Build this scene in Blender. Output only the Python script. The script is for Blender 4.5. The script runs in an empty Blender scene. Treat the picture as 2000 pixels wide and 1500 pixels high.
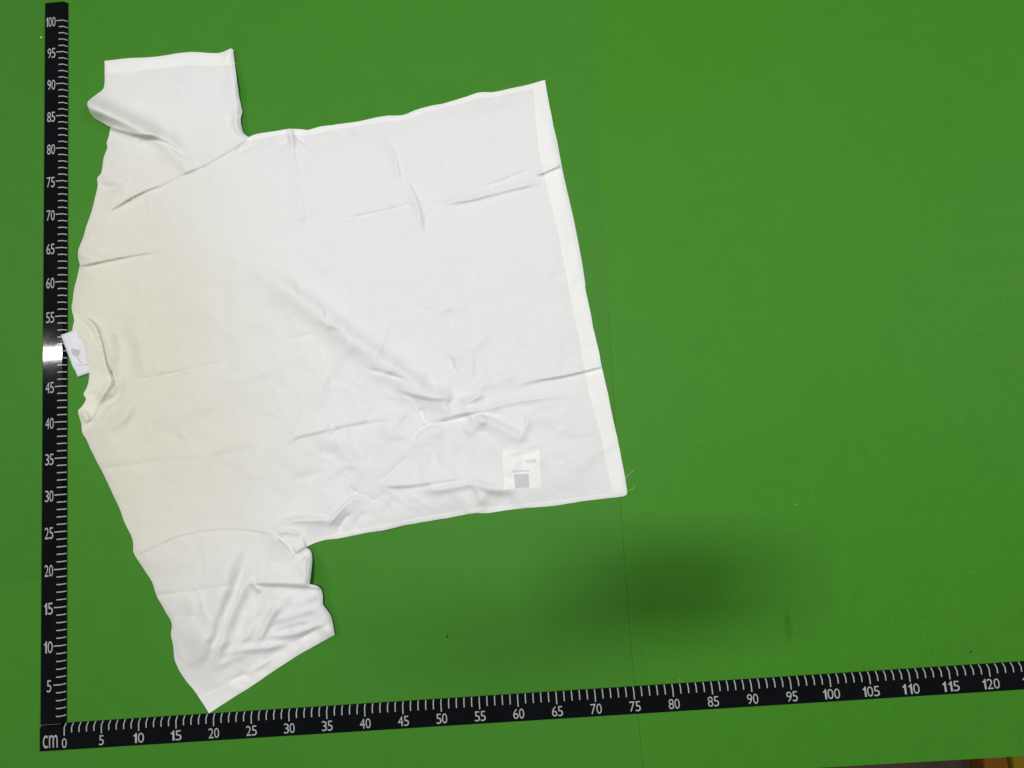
import bpy, bmesh, math, random
import numpy as np
from mathutils import Vector, Matrix
from mathutils.geometry import delaunay_2d_cdt

random.seed(7); rng = np.random.default_rng(11)
scene = bpy.context.scene
col = scene.collection
CM = 0.01
RT = 0.5            # height of the ruler's top face above the mat (cm)

# ------------------------------------------------------------------ camera (solved from the ruler's own centimetre marks)
CAM = np.array([64.4324, 31.6233, 83.2763 + RT])          # cm
RW = np.array([[0.99671397, -0.07379678, -0.03339605],
               [-0.07687167, -0.99172852, -0.10278756],
               [-0.02553443, 0.10501701, -0.99414256]])   # world -> camera (x right, y down, z forward)
FPX = 1200.0                                               # focal length in pixels of a 2000 px wide picture
cam_d = bpy.data.cameras.new('camera'); cam = bpy.data.objects.new('camera', cam_d); col.objects.link(cam)
cam_d.sensor_width = 36.0; cam_d.lens = FPX / 2000.0 * 36.0; cam_d.clip_start = 0.003; cam_d.clip_end = 50
_x, _y, _z = RW[0], -RW[1], -RW[2]
cam.matrix_world = Matrix(((_x[0], _y[0], _z[0], CAM[0]*CM), (_x[1], _y[1], _z[1], CAM[1]*CM), (_x[2], _y[2], _z[2], CAM[2]*CM), (0, 0, 0, 1)))
scene.camera = cam

# ------------------------------------------------------------------ light: indoor strip lamps, an added fill lamp at the right + dim room light
world = bpy.data.worlds.new('World'); scene.world = world; world.use_nodes = True
bg = world.node_tree.nodes['Background']; bg.inputs[0].default_value = (0.98, 1.0, 0.99, 1); bg.inputs[1].default_value = 0.06
def area_lamp(name, loc, sx, sy, power, color):
    l = bpy.data.lights.new(name, 'AREA'); l.shape = 'RECTANGLE'; l.size = sx; l.size_y = sy; l.energy = power; l.color = color
    o = bpy.data.objects.new(name, l); col.objects.link(o); o.location = loc; o.rotation_euler = (0, 0, 0)
    return o
area_lamp('strip_lamp', (-1.93, 1.018, 2.40), 1.0, 0.050, 28, (1.0, 0.97, 0.92))   # its image shows in the glossy ruler
area_lamp('ceiling_or_fill_lamp', (0.40, 0.625, 2.40), 0.32, 0.13, 26, (1.0, 0.995, 0.985))
area_lamp('ceiling_or_fill_lamp', (0.80, 0.73, 2.40), 0.62, 0.14, 16, (1.0, 0.995, 0.985))
area_lamp('ceiling_or_fill_lamp', (3.0, 0.95, 2.40), 0.8, 0.14, 28, (1.0, 0.995, 0.985))  # fill lamp added far right to brighten that side of the mat
scene.view_settings.view_transform = 'Standard'; scene.view_settings.look = 'None'
scene.view_settings.exposure = 0.0; scene.view_settings.gamma = 1.0; scene.view_settings.use_curve_mapping = False
scene.render.resolution_x = 1024; scene.render.resolution_y = 768

# ------------------------------------------------------------------ helpers
def px(u, v, z=0.0):
    """pixel of the 2000x1500 photograph -> point (cm) on the level z (cm above the mat)"""
    d = np.array([(u - 1000) / FPX, (v - 750) / FPX, 1.0]) @ RW
    t = (z - CAM[2]) / d[2]
    q = CAM + t * d
    return q[0], q[1]
def pxs(pts, z=0.6):
    return np.array([px(u, v, z) for u, v in pts])
def spline(P, step=0.2, closed=False, corners=()):
    """centripetal Catmull-Rom through P, broken at corner indices, sampled about every step cm"""
    P = np.asarray(P, float); n = len(P); out = []
    segs = n if closed else n - 1
    for i in range(segs):
        p1, p2 = P[i], P[(i + 1) % n]
        p0 = P[(i - 1) % n] if (closed or i > 0) else 2 * p1 - p2
        p3 = P[(i + 2) % n] if (closed or i + 2 < n) else 2 * p2 - p1
        if i in corners: p0 = 2 * p1 - p2
        if (i + 1) % n in corners: p3 = 2 * p2 - p1
        L = np.linalg.norm(p2 - p1); k = max(1, int(round(L / step)))
        a = lambda A, B: max(1e-4, np.linalg.norm(B - A) ** 0.5)
        t0 = 0; t1 = t0 + a(p0, p1); t2 = t1 + a(p1, p2); t3 = t2 + a(p2, p3)
        for j in range(k):
            t = t1 + (t2 - t1) * j / k
            A1 = (t1-t)/(t1-t0)*p0 + (t-t0)/(t1-t0)*p1; A2 = (t2-t)/(t2-t1)*p1 + (t-t1)/(t2-t1)*p2; A3 = (t3-t)/(t3-t2)*p2 + (t-t2)/(t3-t2)*p3
            B1 = (t2-t)/(t2-t0)*A1 + (t-t0)/(t2-t0)*A2; B2 = (t3-t)/(t3-t1)*A2 + (t-t1)/(t3-t1)*A3
            out.append((t2-t)/(t2-t1)*B1 + (t-t1)/(t2-t1)*B2)
    if not closed: out.append(P[-1])
    return np.array(out)
def inside(Q, poly):
    x, y = Q[:, 0], Q[:, 1]; r = np.zeros(len(Q), bool); n = len(poly)
    for i in range(n):
        x1, y1 = poly[i]; x2, y2 = poly[(i + 1) % n]
        c = (y1 > y) != (y2 > y)
        with np.errstate(divide='ignore', invalid='ignore'):
            r ^= c & (x < (x2 - x1) * (y - y1) / (y2 - y1 + 1e-12) + x1)
    return r
def polydist(Q, P, closed=False):
    """unsigned distance, signed distance (left of travel +) and 0..1 position along polyline P"""
    n = len(P); best = np.full(len(Q), 1e9); sg = np.zeros(len(Q)); tt = np.zeros(len(Q))
    L = np.r_[0, np.cumsum(np.linalg.norm(np.diff(np.vstack([P, P[:1]]) if closed else P, axis=0), axis=1))]
    for i in range(n if closed else n - 1):
        a, b = P[i], P[(i + 1) % n]; ab = b - a; l2 = ab @ ab + 1e-12
        ap = Q - a; t = np.clip((ap @ ab) / l2, 0, 1)
        d = np.hypot(ap[:, 0] - t * ab[0], ap[:, 1] - t * ab[1])
        m = d < best; best[m] = d[m]
        cr = ab[0] * ap[:, 1] - ab[1] * ap[:, 0]
        sg[m] = np.sign(cr[m]); tt[m] = (L[i] + t[m] * math.sqrt(l2)) / L[-1]
    return best, best * sg, tt
def link(name, me, parent=None, mat=None):
    o = bpy.data.objects.new(name, me); col.objects.link(o)
    if parent: o.parent = parent
    if mat and not me.materials: me.materials.append(mat)
    return o
def empty(name, loc=(0, 0, 0)):
    o = bpy.data.objects.new(name, None); col.objects.link(o); o.location = loc; o.empty_display_size = 0.05; return o
def mesh(name, verts, faces, smooth=False):
    me = bpy.data.meshes.new(name); me.from_pydata([tuple(v) for v in verts], [], [tuple(f) for f in faces]); me.update()
    if smooth: me.polygons.foreach_set('use_smooth', [True] * len(me.polygons))
    return me
def label(o, text, cat, group=None):
    o['label'] = text; o['category'] = cat
    if group: o['group'] = group

# ------------------------------------------------------------------ materials
def new_mat(name):
    m = bpy.data.materials.new(name); m.use_nodes = True
    nt = m.node_tree; return m, nt, nt.nodes['Principled BSDF']
def plain(name, rgb, rough=0.6, spec=0.3, var=0.08, scale=60):
    m, nt, b = new_mat(name); N = nt.nodes; L = nt.links
    g = N.new('ShaderNodeNewGeometry'); no = N.new('ShaderNodeTexNoise'); no.inputs['Scale'].default_value = scale; no.inputs['Detail'].default_value = 4
    L.new(g.outputs['Position'], no.inputs['Vector'])
    mx = N.new('ShaderNodeMix'); mx.data_type = 'RGBA'
    mx.inputs[6].default_value = tuple(c * (1 - var) for c in rgb) + (1,); mx.inputs[7].default_value = tuple(min(1, c * (1 + var)) for c in rgb) + (1,)
    L.new(no.outputs['Fac'], mx.inputs[0]); L.new(mx.outputs[2], b.inputs['Base Color'])
    b.inputs['Roughness'].default_value = rough; b.inputs['Specular IOR Level'].default_value = spec
    return m
def mat_green(name, rgb):
    m, nt, b = new_mat(name); N = nt.nodes; L = nt.links
    g = N.new('ShaderNodeNewGeometry')
    def noise(scale, detail, rough=0.5):
        n = N.new('ShaderNodeTexNoise'); n.inputs['Scale'].default_value = scale; n.inputs['Detail'].default_value = detail; n.inputs['Roughness'].default_value = rough
        L.new(g.outputs['Position'], n.inputs['Vector']); return n
    def mix(f, a, c):
        x = N.new('ShaderNodeMix'); x.data_type = 'RGBA'; L.new(f, x.inputs[0])
        for s, i in ((a, 6), (c, 7)):
            if isinstance(s, tuple): x.inputs[i].default_value = s
            else: L.new(s, x.inputs[i])
        return x.outputs[2]
    v = lambda k, w=1.0: (rgb[0]*k*w, rgb[1]*k, rgb[2]*k*w, 1)
    big = mix(noise(2.2, 3).outputs['Fac'], v(0.93, 0.9), v(1.07, 1.12))
    big = mix(noise(26, 5, 0.65).outputs['Fac'], big, v(1.10, 1.15))
    gr = noise(900, 2, 0.7)                       # fine print grain of the vinyl
    cr = N.new('ShaderNodeMapRange'); cr.inputs[1].default_value = 0.3; cr.inputs[2].default_value = 0.7; cr.inputs[3].default_value = 0.80; cr.inputs[4].default_value = 1.14
    L.new(gr.outputs['Fac'], cr.inputs[0])
    mul = N.new('ShaderNodeVectorMath'); mul.operation = 'SCALE'; L.new(big, mul.inputs[0]); L.new(cr.outputs[0], mul.inputs['Scale'])
    # a dark rubbed smudge and faint scuffs with shapes of their own
    sx, sy = px(1540, 1222)
    sep = N.new('ShaderNodeSeparateXYZ'); L.new(g.outputs['Position'], sep.inputs[0])
    def math_(op, a, c=None):
        n = N.new('ShaderNodeMath'); n.operation = op
        for i, s in enumerate((a, c)):
            if s is None: continue
            if isinstance(s, (int, float)): n.inputs[i].default_value = s
            else: L.new(s, n.inputs[i])
        return n.outputs[0]
    dx = math_('DIVIDE', math_('SUBTRACT', sep.outputs[0], sx*CM), 0.0050); dy = math_('DIVIDE', math_('SUBTRACT', sep.outputs[1], sy*CM), 0.020)
    r2 = math_('ADD', math_('MULTIPLY', dx, dx), math_('MULTIPLY', dy, dy))
    st = N.new('ShaderNodeMapRange'); st.inputs[1].default_value = 1.6; st.inputs[2].default_value = 0.1; st.inputs[3].default_value = 0; st.inputs[4].default_value = 1; L.new(r2, st.inputs[0])
    fac = math_('MULTIPLY', st.outputs[0], math_('MULTIPLY', noise(140, 4).outputs['Fac'], 0.75))
    out = mix(fac, mul.outputs[0], v(0.45))
    L.new(out, b.inputs['Base Color'])
    b.inputs['Roughness'].default_value = 0.55; b.inputs['Specular IOR Level'].default_value = 0.12
    bp = N.new('ShaderNodeBump'); bp.inputs['Strength'].default_value = 0.12; bp.inputs['Distance'].default_value = 0.0004
    L.new(gr.outputs['Fac'], bp.inputs['Height'])
    bp2 = N.new('ShaderNodeBump'); bp2.inputs['Strength'].default_value = 0.25; bp2.inputs['Distance'].default_value = 0.004
    L.new(noise(7, 2).outputs['Fac'], bp2.inputs['Height']); L.new(bp.outputs[0], bp2.inputs['Normal']); L.new(bp2.outputs[0], b.inputs['Normal'])
    return m
M_mat = mat_green('green_vinyl', (0.0485, 0.220, 0.0195))
M_mat2 = mat_green('green_vinyl_b', (0.0485, 0.230, 0.0160))  # right sheets' own tone, lifted in colour in place of stronger light there

def cloth(name, white, cream, rough=0.9):
    """cotton, blending from white to cream towards the neck and shoulders"""
    m, nt, b = new_mat(name); N = nt.nodes; L = nt.links
    g = N.new('ShaderNodeNewGeometry')
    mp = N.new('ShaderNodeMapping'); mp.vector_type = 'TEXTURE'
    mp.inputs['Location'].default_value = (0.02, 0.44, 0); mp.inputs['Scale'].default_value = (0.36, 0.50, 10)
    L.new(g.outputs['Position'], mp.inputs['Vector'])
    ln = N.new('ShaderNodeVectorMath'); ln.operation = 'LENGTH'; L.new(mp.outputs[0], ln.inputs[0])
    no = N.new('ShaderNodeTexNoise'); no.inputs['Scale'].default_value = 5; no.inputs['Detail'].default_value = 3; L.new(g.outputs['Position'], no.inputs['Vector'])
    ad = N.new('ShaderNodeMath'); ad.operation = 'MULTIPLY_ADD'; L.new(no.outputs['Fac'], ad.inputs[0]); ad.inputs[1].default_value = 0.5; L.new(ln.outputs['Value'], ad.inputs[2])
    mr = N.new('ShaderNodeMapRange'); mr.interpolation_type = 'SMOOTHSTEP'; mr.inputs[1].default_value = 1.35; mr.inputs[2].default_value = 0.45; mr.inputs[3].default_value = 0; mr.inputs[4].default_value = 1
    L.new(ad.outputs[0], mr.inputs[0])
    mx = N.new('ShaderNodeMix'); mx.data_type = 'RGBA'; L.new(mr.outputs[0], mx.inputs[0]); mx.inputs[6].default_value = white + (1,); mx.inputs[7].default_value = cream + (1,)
    # knit mottling
    n2 = N.new('ShaderNodeTexNoise'); n2.inputs['Scale'].default_value = 700; n2.inputs['Detail'].default_value = 2; L.new(g.outputs['Position'], n2.inputs['Vector'])
    r2 = N.new('ShaderNodeMapRange'); r2.inputs[1].default_value = 0.3; r2.inputs[2].default_value = 0.7; r2.inputs[3].default_value = 0.96; r2.inputs[4].default_value = 1.04; L.new(n2.outputs['Fac'], r2.inputs[0])
    mu = N.new('ShaderNodeVectorMath'); mu.operation = 'SCALE'; L.new(mx.outputs[2], mu.inputs[0]); L.new(r2.outputs[0], mu.inputs['Scale'])
    L.new(mu.outputs[0], b.inputs['Base Color'])
    b.inputs['Roughness'].default_value = rough; b.inputs['Specular IOR Level'].default_value = 0.15
    bp = N.new('ShaderNodeBump'); bp.inputs['Strength'].default_value = 0.28; bp.inputs['Distance'].default_value = 0.0006
    L.new(n2.outputs['Fac'], bp.inputs['Height']); L.new(bp.outputs[0], b.inputs['Normal'])
    return m
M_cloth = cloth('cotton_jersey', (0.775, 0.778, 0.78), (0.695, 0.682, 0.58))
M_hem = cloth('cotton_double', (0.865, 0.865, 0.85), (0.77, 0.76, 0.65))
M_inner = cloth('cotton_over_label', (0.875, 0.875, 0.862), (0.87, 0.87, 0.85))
M_print = plain('print_through_cloth', (0.62, 0.61, 0.635), 0.9, 0.1, 0.10, 260)
M_print2 = plain('faint_print_through_cloth', (0.70, 0.70, 0.70), 0.9, 0.1, 0.03, 400)
M_tag = plain('label_satin', (0.72, 0.72, 0.77), 0.6, 0.3, 0.02, 200)
M_ink = plain('label_ink', (0.30, 0.30, 0.32), 0.8, 0.2, 0.25, 500)
M_ink2 = plain('label_ink_pale', (0.52, 0.52, 0.54), 0.8, 0.2, 0.1, 500)
def ruler_mat():
    m, nt, b = new_mat('black_acrylic'); N = nt.nodes; L = nt.links
    g = N.new('ShaderNodeNewGeometry'); no = N.new('ShaderNodeTexNoise'); no.inputs['Scale'].default_value = 35; no.inputs['Detail'].default_value = 6
    L.new(g.outputs['Position'], no.inputs['Vector'])
    mx = N.new('ShaderNodeMix'); mx.data_type = 'RGBA'; mx.inputs[6].default_value = (0.0012, 0.0018, 0.0026, 1); mx.inputs[7].default_value = (0.004, 0.005, 0.007, 1)
    L.new(no.outputs['Fac'], mx.inputs[0]); L.new(mx.outputs[2], b.inputs['Base Color'])
    rr = N.new('ShaderNodeMapRange'); rr.inputs[3].default_value = 0.03; rr.inputs[4].default_value = 0.07; L.new(no.outputs['Fac'], rr.inputs[0]); L.new(rr.outputs[0], b.inputs['Roughness'])
    b.inputs['IOR'].default_value = 1.5
    return m
M_ruler = ruler_mat()
M_mark = plain('engraved_white', (0.42, 0.44, 0.42), 0.7, 0.2, 0.25, 700)
_b = M_mark.node_tree.nodes['Principled BSDF']; _b.inputs['Coat Weight'].default_value = 1.0; _b.inputs['Coat Roughness'].default_value = 0.06
M_steel = plain('ruler_joint', (0.10, 0.10, 0.10), 0.5, 0.4, 0.1, 200)

# ------------------------------------------------------------------ floor below the table edge, a box lying on it
FLOOR = -76.0
mefl = mesh('floor', [(-400*CM, -400*CM, FLOOR*CM), (600*CM, -400*CM, FLOOR*CM), (600*CM, 500*CM, FLOOR*CM), (-400*CM, 500*CM, FLOOR*CM)], [(0, 1, 2, 3)])
o = link('floor', mefl, None, plain('brown_floor', (0.070, 0.043, 0.033), 0.7, 0.3, 0.5, 9)); o['kind'] = 'structure'

# ------------------------------------------------------------------ the green mat on its table
# front edge of the mat runs through two pixels of the photograph, level z = 0
e1 = np.array(px(1650, 1497)); e2 = np.array(px(2000, 1477)); ed = (e2 - e1) / np.linalg.norm(e2 - e1)
def edge_at(x): return e1[1] + (x - e1[0]) * ed[1] / ed[0]
TH = 3.0
def sheet(name, poly, ztop, thick, mat, parent, bev=0.02):
    bm = bmesh.new()
    zt = ztop if isinstance(ztop, list) else [ztop]*len(poly)
    b0 = [bm.verts.new((p[0]*CM, p[1]*CM, (min(zt) - thick)*CM)) for p in poly]; t0 = [bm.verts.new((p[0]*CM, p[1]*CM, z*CM)) for p, z in zip(poly, zt)]
    bm.faces.new(t0); bm.faces.new(b0[::-1]); n = len(poly)
    for i in range(n): bm.faces.new((b0[i], b0[(i+1) % n], t0[(i+1) % n], t0[i]))
    bmesh.ops.recalc_face_normals(bm, faces=bm.faces)
    me = bpy.data.meshes.new(name); bm.to_mesh(me); bm.free()
    return link(name, me, parent, mat)
X0, X1, Y1 = -40.0, 165.0, 130.0
table = sheet('table_top', [(X0, edge_at(X0) + .25), (X1, edge_at(X1) + .25), (X1, Y1), (X0, Y1)], -0.42, TH, plain('table_board', (0.30, 0.27, 0.22), 0.6, 0.3, 0.1, 20), None)
table['kind'] = 'structure'
mat_root = empty('mat'); mat_root['kind'] = 'structure'
s1 = [px(1160, -60), px(1165, 200), px(1172, 380), px(1178, 480), px(1183, 560), px(1190, 640), px(1197, 750), px(1204, 860), px(1210, 950), px(1215, 1030), px(1220, 1100), px(1225, 1160), px(1232, 1260), px(1240, 1340), px(1249, 1430), px(1258, 1520)]
s1 = [np.array(q) for q in s1]
top1 = s1[0] + (s1[0] - s1[1]) * 6; s1 = [top1] + s1
bot = s1[-1]; s1[-1] = np.array((bot[0], edge_at(bot[0])))
s2 = [np.array(px(*q)) for q in [(1470, 30), (1483, 160), (1500, 330), (1522, 520), (1543, 700), (1555, 850), (1567, 1000), (1580, 1120), (1588, 1220), (1597, 1330), (1606, 1420), (1612, 1500)]]
s2 = [s2[0] + (s2[0] - s2[1]) * 8] + s2; s2[-1] = np.array((s2[-1][0], edge_at(s2[-1][0])))
s1[0] = np.array((s1[0][0], Y1)); s2[0] = np.array((s2[0][0], Y1))
sheet('mat_sheet', [(X0, edge_at(X0))] + [tuple(q) for q in s1[::-1]] + [(X0, Y1)], 0.0, 0.40, M_mat, mat_root)
g_ = np.array((0.03, 0))
lvl = lambda q, z: z*float(np.clip((66 - q[1])/30, .03, 1))          # the joint closes up towards the far side
gap = lambda q: g_*float(np.clip((66 - q[1])/30, 0.02, 1))
sheet('mat_sheet', [tuple(q + gap(q)) for q in s1] + [tuple(q) for q in s2[::-1]], [lvl(q, -.03) for q in s1] + [lvl(q, -.03) for q in s2[::-1]], 0.34, M_mat2, mat_root)
sheet('mat_sheet', [tuple(q + gap(q)*.12) for q in s2] + [(X1, edge_at(X1)), (X1, Y1)], [lvl(q, -.042) for q in s2] + [-.042, lvl((X1, Y1), -.042)], 0.33, M_mat2, mat_root)
# thin overlay strip under and left of the upright ruler, its end shows as a faint line
yl = px(40, 1135)[1]
sheet('mat_sheet', [(X0, yl + .3), (-1.2, yl - .15), (-1.2, Y1 - 1), (X0, Y1 - 1)], 0.03, 0.03, mat_green('green_vinyl_c', (0.045, 0.203, 0.0190)), mat_root)

# things on the floor, seen past the front edge of the mat
def floor_box(name, u0, u1, v0, depth, h, mat, lab, cat):
    zt = FLOOR + h
    a = px(u0, v0, zt); b = px(u1, v0, zt)
    root = empty(name, (a[0]*CM, a[1]*CM, FLOOR*CM))
    w = b[0] - a[0]
    bm = bmesh.new(); bmesh.ops.create_cube(bm, size=1)
    for v in bm.verts: v.co = ((v.co.x + .5) * w * CM, (v.co.y - .5) * depth * CM + 0.10, (v.co.z + .5) * (h - .6) * CM)
    bmesh.ops.bevel(bm, geom=bm.edges[:], offset=0.003, segments=2, affect='EDGES')
    me = bpy.data.meshes.new('body'); bm.to_mesh(me); bm.free(); link('body', me, root, mat)
    bm = bmesh.new(); bmesh.ops.create_cube(bm, size=1)
    for v in bm.verts: v.co = ((v.co.x * 1.015 + .5) * w * CM, (v.co.y * 1.015 - .5) * depth * CM + 0.10, (h - .6 + (v.co.z + .5) * .6) * CM)
    bmesh.ops.bevel(bm, geom=bm.edges[:], offset=0.002, segments=2, affect='EDGES')
    me = bpy.data.meshes.new('lid'); bm.to_mesh(me); bm.free(); link('lid', me, root, mat)
    label(root, lab, cat); return root
floor_box('storage_box', 1922, 1969, 1492, 40, 5, plain('orange_card', (0.21, 0.075, 0.005), 0.6, .3, .25, 18), 'orange box on the floor beyond the front edge of the green mat', 'box')
floor_box('storage_box', 1979, 2060, 1492, 40, 5.4, plain('yellow_card', (0.26, 0.17, 0.006), 0.6, .3, .2, 18), 'yellow box on the floor beside the orange box, past the green mat', 'box')

# ------------------------------------------------------------------ the two rulers
W, BEV, EDGE = 3.34, 0.46, 0.12          # width, sloping inner edge, rim height of the slope
def ruler(name, length, back, lab, vertical):
    """profile runs from the inner (graduated) edge outwards; local axes: s along the scale, t outwards"""
    root = empty(name)
    prof = [(0.0, 0.05), (0.0, EDGE), (BEV, RT), (W - .16, RT), (W - .04, RT - .07), (W, RT - .16), (W, 0.05)]
    pos = (lambda s, t, z: (-t*CM, s*CM, z*CM)) if vertical else (lambda s, t, z: (s*CM, -t*CM, z*CM))
    S = [back, back + .10] + list(np.linspace(back + 1, length - 1, 40)) + [length - .10, length]
    vs = []; fs = []
    for k, s in enumerate(S):
        for j, (t, z) in enumerate(prof):
            dz = -.08 if (k in (0, len(S)-1) and z > .1) else 0
            dt = .15 if (k == len(S)-1 and j in (0, 1)) else (-.15 if (k == len(S)-1 and j >= 4) else 0)
            vs.append(pos(s, t + dt, max(.05, z + dz)))
    n = len(prof)
    for k in range(len(S) - 1):
        for j in range(n):
            a, b = k*n + j, k*n + (j+1) % n
            fs.append((a, b, b + n, a + n) if vertical else (a, a + n, b + n, b))
    fs.append(tuple(range(n))); fs.append(tuple(range((len(S)-1)*n, len(S)*n)))
    me = mesh('bar', vs, fs); bm = bmesh.new(); bm.from_mesh(me); bmesh.ops.recalc_face_normals(bm, faces=bm.faces); bm.to_mesh(me); bm.free()
    link('bar', me, root, M_ruler)
    e = .018
    def tick(L, nm):
        h = .070; vv = []; ff = []
        for t, z in ((0.03, EDGE + e + .02), (BEV, RT + e), (L, RT + e)):
            for s in (-h, h): vv.append(pos(s, t, z))
        ff = [(0, 1, 3, 2), (2, 3, 5, 4)]
        m = mesh(nm, vv, ff); m.materials.append(M_mark)
        bm = bmesh.new(); bm.from_mesh(m); bmesh.ops.recalc_face_normals(bm, faces=bm.faces)
        for f in bm.faces:
            if f.normal.z < 0: f.normal_flip()
        bm.to_mesh(m); bm.free(); return m
    ms, ml = tick(1.12, 'tick_short'), tick(1.47, 'tick_long')
    for s in range(1 if vertical else 0, int(length) + 1):
        if vertical and s > 100: break
        if not vertical and s > length - 3: break
        t = link('tick_mark', ml if s % 5 == 0 else ms, root)
        t.location = (0, s*CM, 0) if vertical else (s*CM, 0, 0)
    label(root, lab, 'ruler', 'black centimetre rulers on the mat')
    return root
RV = ruler('ruler', 103.1, 0.06, 'black centimetre ruler numbered 5 to 100, ending short beside the shirt collar', True)
RH = ruler('ruler', 136.0, -W - .05, 'black centimetre ruler with cm sign, numbered from 0 up past 120 below the shirt', False)
def text_mesh(s, bold=-0.004):
    c = bpy.data.curves.new('txt', 'FONT'); c.body = s; c.size = 1; c.offset = bold; c.resolution_u = 3; c.space_character = 1.0
    o = bpy.data.objects.new('txt', c); col.objects.link(o)
    bpy.context.view_layer.update()
    me = bpy.data.meshes.new_from_object(o.evaluated_get(bpy.context.evaluated_depsgraph_get()))
    bpy.data.objects.remove(o); bpy.data.curves.remove(c)
    return me
GLYPH = {}
def numeral(s, x0, y0, w, h, parent, name='numeral'):
    """lettering of box w x h cm with lower left corner x0, y0 on the ruler's top face"""
    if s.isdigit():                                  # condensed digits set one by one; the 1 has a flag
        VS = []; FS = []; x = 0.0
        for ch in s:
            if ch == '1':
                q = np.array([(.50,0),(.80,0),(.80,1),(.58,1),(.52,.90),(.40,.82),(.24,.79),(.24,.65),(.50,.69),(0,0),(.95,0)], float); f = [(0,1,2,3,4,5,6,7,8)]; q = q[:9]; adv = .95
                q = np.c_[q[:, 0], q[:, 1], np.zeros(9)]
            else:
                if ch not in GLYPH:
                    g = text_mesh(ch); gv = np.array([tuple(v.co) for v in g.vertices]); gv = (gv - gv.min(0)) / (np.ptp(gv, axis=0) + 1e-9); GLYPH[ch] = (gv, [tuple(p.vertices) for p in g.polygons])
                q, f = GLYPH[ch]; q = q.copy(); adv = 1.12
            k0 = len(VS); VS += [(p[0] + x, p[1], 0) for p in q]; FS += [tuple(k0 + i for i in ff) for ff in f]; x += adv
        me = mesh(name, VS, FS)
    else: me = text_mesh(s)
    n = len(me.vertices); a = np.zeros(n*3); me.vertices.foreach_get('co', a); a = a.reshape(-1, 3)
    mn, mxx = a.min(0), a.max(0)
    if w is None: w = (mxx[0] - mn[0]) * h / (mxx[1] - mn[1]) * .78
    a[:, 0] = (a[:, 0] - mn[0]) / (mxx[0] - mn[0]) * w*CM; a[:, 1] = (a[:, 1] - mn[1]) / (mxx[1] - mn[1]) * h*CM; a[:, 2] = 0
    me.vertices.foreach_set('co', a.ravel()); me.update(); me.name = name
    o = link(name, me, parent, M_mark); o.location = (x0*CM, y0*CM, (RT + .018)*CM); return o
for v in range(5, 101, 5):
    s = str(v); w = {1: .62, 2: 1.18, 3: 1.42}[len(s)]
    numeral(s, -1.60 - w - (.16 if len(s) == 1 else 0), v - .88, w, 1.55, RV)
for v in range(0, 131, 5):
    s = str(v); w = {1: .66, 2: 1.42, 3: 2.1}[len(s)]
    numeral(s, v - w/2 + (.0 if v else .02), -3.0 + .05 if v else -3.02, w, 1.24, RH)
numeral('cm', -2.86, -2.92, 1.98, 1.62, RH, 'unit_sign')
# joint where the upright ruler butts against the other one
bm = bmesh.new(); bmesh.ops.create_cube(bm, size=1)
for v in bm.verts: v.co = ((-1.83 + v.co.x * 2.7)*CM, (0.03 + v.co.y*.05)*CM, (.31 + v.co.z*.43)*CM)
me = bpy.data.meshes.new('joint_strip'); bm.to_mesh(me); bm.free(); link('joint_strip', me, RV, M_steel)

# ------------------------------------------------------------------ the T-shirt
OUT = [  # traced outline, clockwise from the upper sleeve's hem corner; * = sharp corner
 (203.8,118.8,1),(235,115.5),(272.5,112.5),(310,110),(340,105),(377.5,101.3),(410,103.8),(430,103),(451,94.5,1),(454.8,97,1),(457.5,117.5),(462.5,160),(468.8,200),(473.2,218,1),(470,230),(472,250),(476.3,261.3),(485,268,1),
 (500,262.3),(535,256.5),(565.3,250.9,1),(585,252),(601.3,254.1,1),(625,247.8),(653.5,243.3),(702.5,236.2),(754.8,226.4),(789,224),(812,215),(839.7,206.8),(865.8,201.9),(905,190.4),(934.4,181.3),(963.8,179.6),(1003,171.5),(1035.7,164.3),(1064.4,156.1,1),
 (1068.4,179),(1081.4,250.9),(1097.7,339),(1117.3,424),(1135.3,515.4),(1143,560),(1156.8,630),(1172.5,700),(1190,784),(1207.5,864.5),(1219.8,927.5),(1225,959),(1224.6,965),(1219,969),
 (1169,974.8),(1085,987),(994,995.8),(945,1002.5),(927.5,1002.8),(875,1011.5),(805,1023.8),(735,1037.8),(690,1046),(660,1051.5),(633,1055.5),(613,1062),(597,1069.3,1),
 (605.7,1076.6),(608.5,1086.4),(607.4,1114.4),(605,1140.5,1),(616.3,1143),(626,1149.4),(630.3,1162),(631,1181.6),(637.3,1190),(645.7,1204),(650,1223.6),(652.7,1240.4,1),
 (619,1258.6),(552,1299),(507,1330),(454,1363.5),(407.8,1393.8,1),(395,1372),(377,1345.4),(358.8,1323),(342,1290.8),(337.8,1260),(333.6,1240.4),(335,1219.4),(319.6,1187.2),(304.2,1159.2),(297,1136.8),(280.4,1111.6),(267.8,1092),(261.3,1078),(259.4,1054.2),(244,1022),(235.6,999.6),(227.2,980),(212,948),(200,922),
 (188,900),(178,878),(169,858),(161,846),(159,830),(153,802),(160,794),(168,780),(166,776),(163,769),(169,758),(174,740),(174.4,728),(173,712),(168,700),(166,684),(162,668),(150,656),(141.5,646),
 (141.5,640),(144.5,625),(139.5,600),(142.5,585),(146,560),(151,540),(156,517.5,1),(153,505),(153,487.5),(162.5,462.5),(168,445),(174,428),(180,408),(186,385),(191,360),(190,347.5),(197,339),(202.5,310),(209.5,286),(208,280),(212.5,265),(216,249,1),
 (200,240),(185,230),(175,215),(171,201),(176,194),(190,182.5),(201,174),(204.5,160),(204.5,140)]
corners = {i for i, q in enumerate(OUT) if len(q) == 3}
outline = spline(pxs([(q[0], q[1]) for q in OUT]), 0.2, True, corners)
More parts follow.
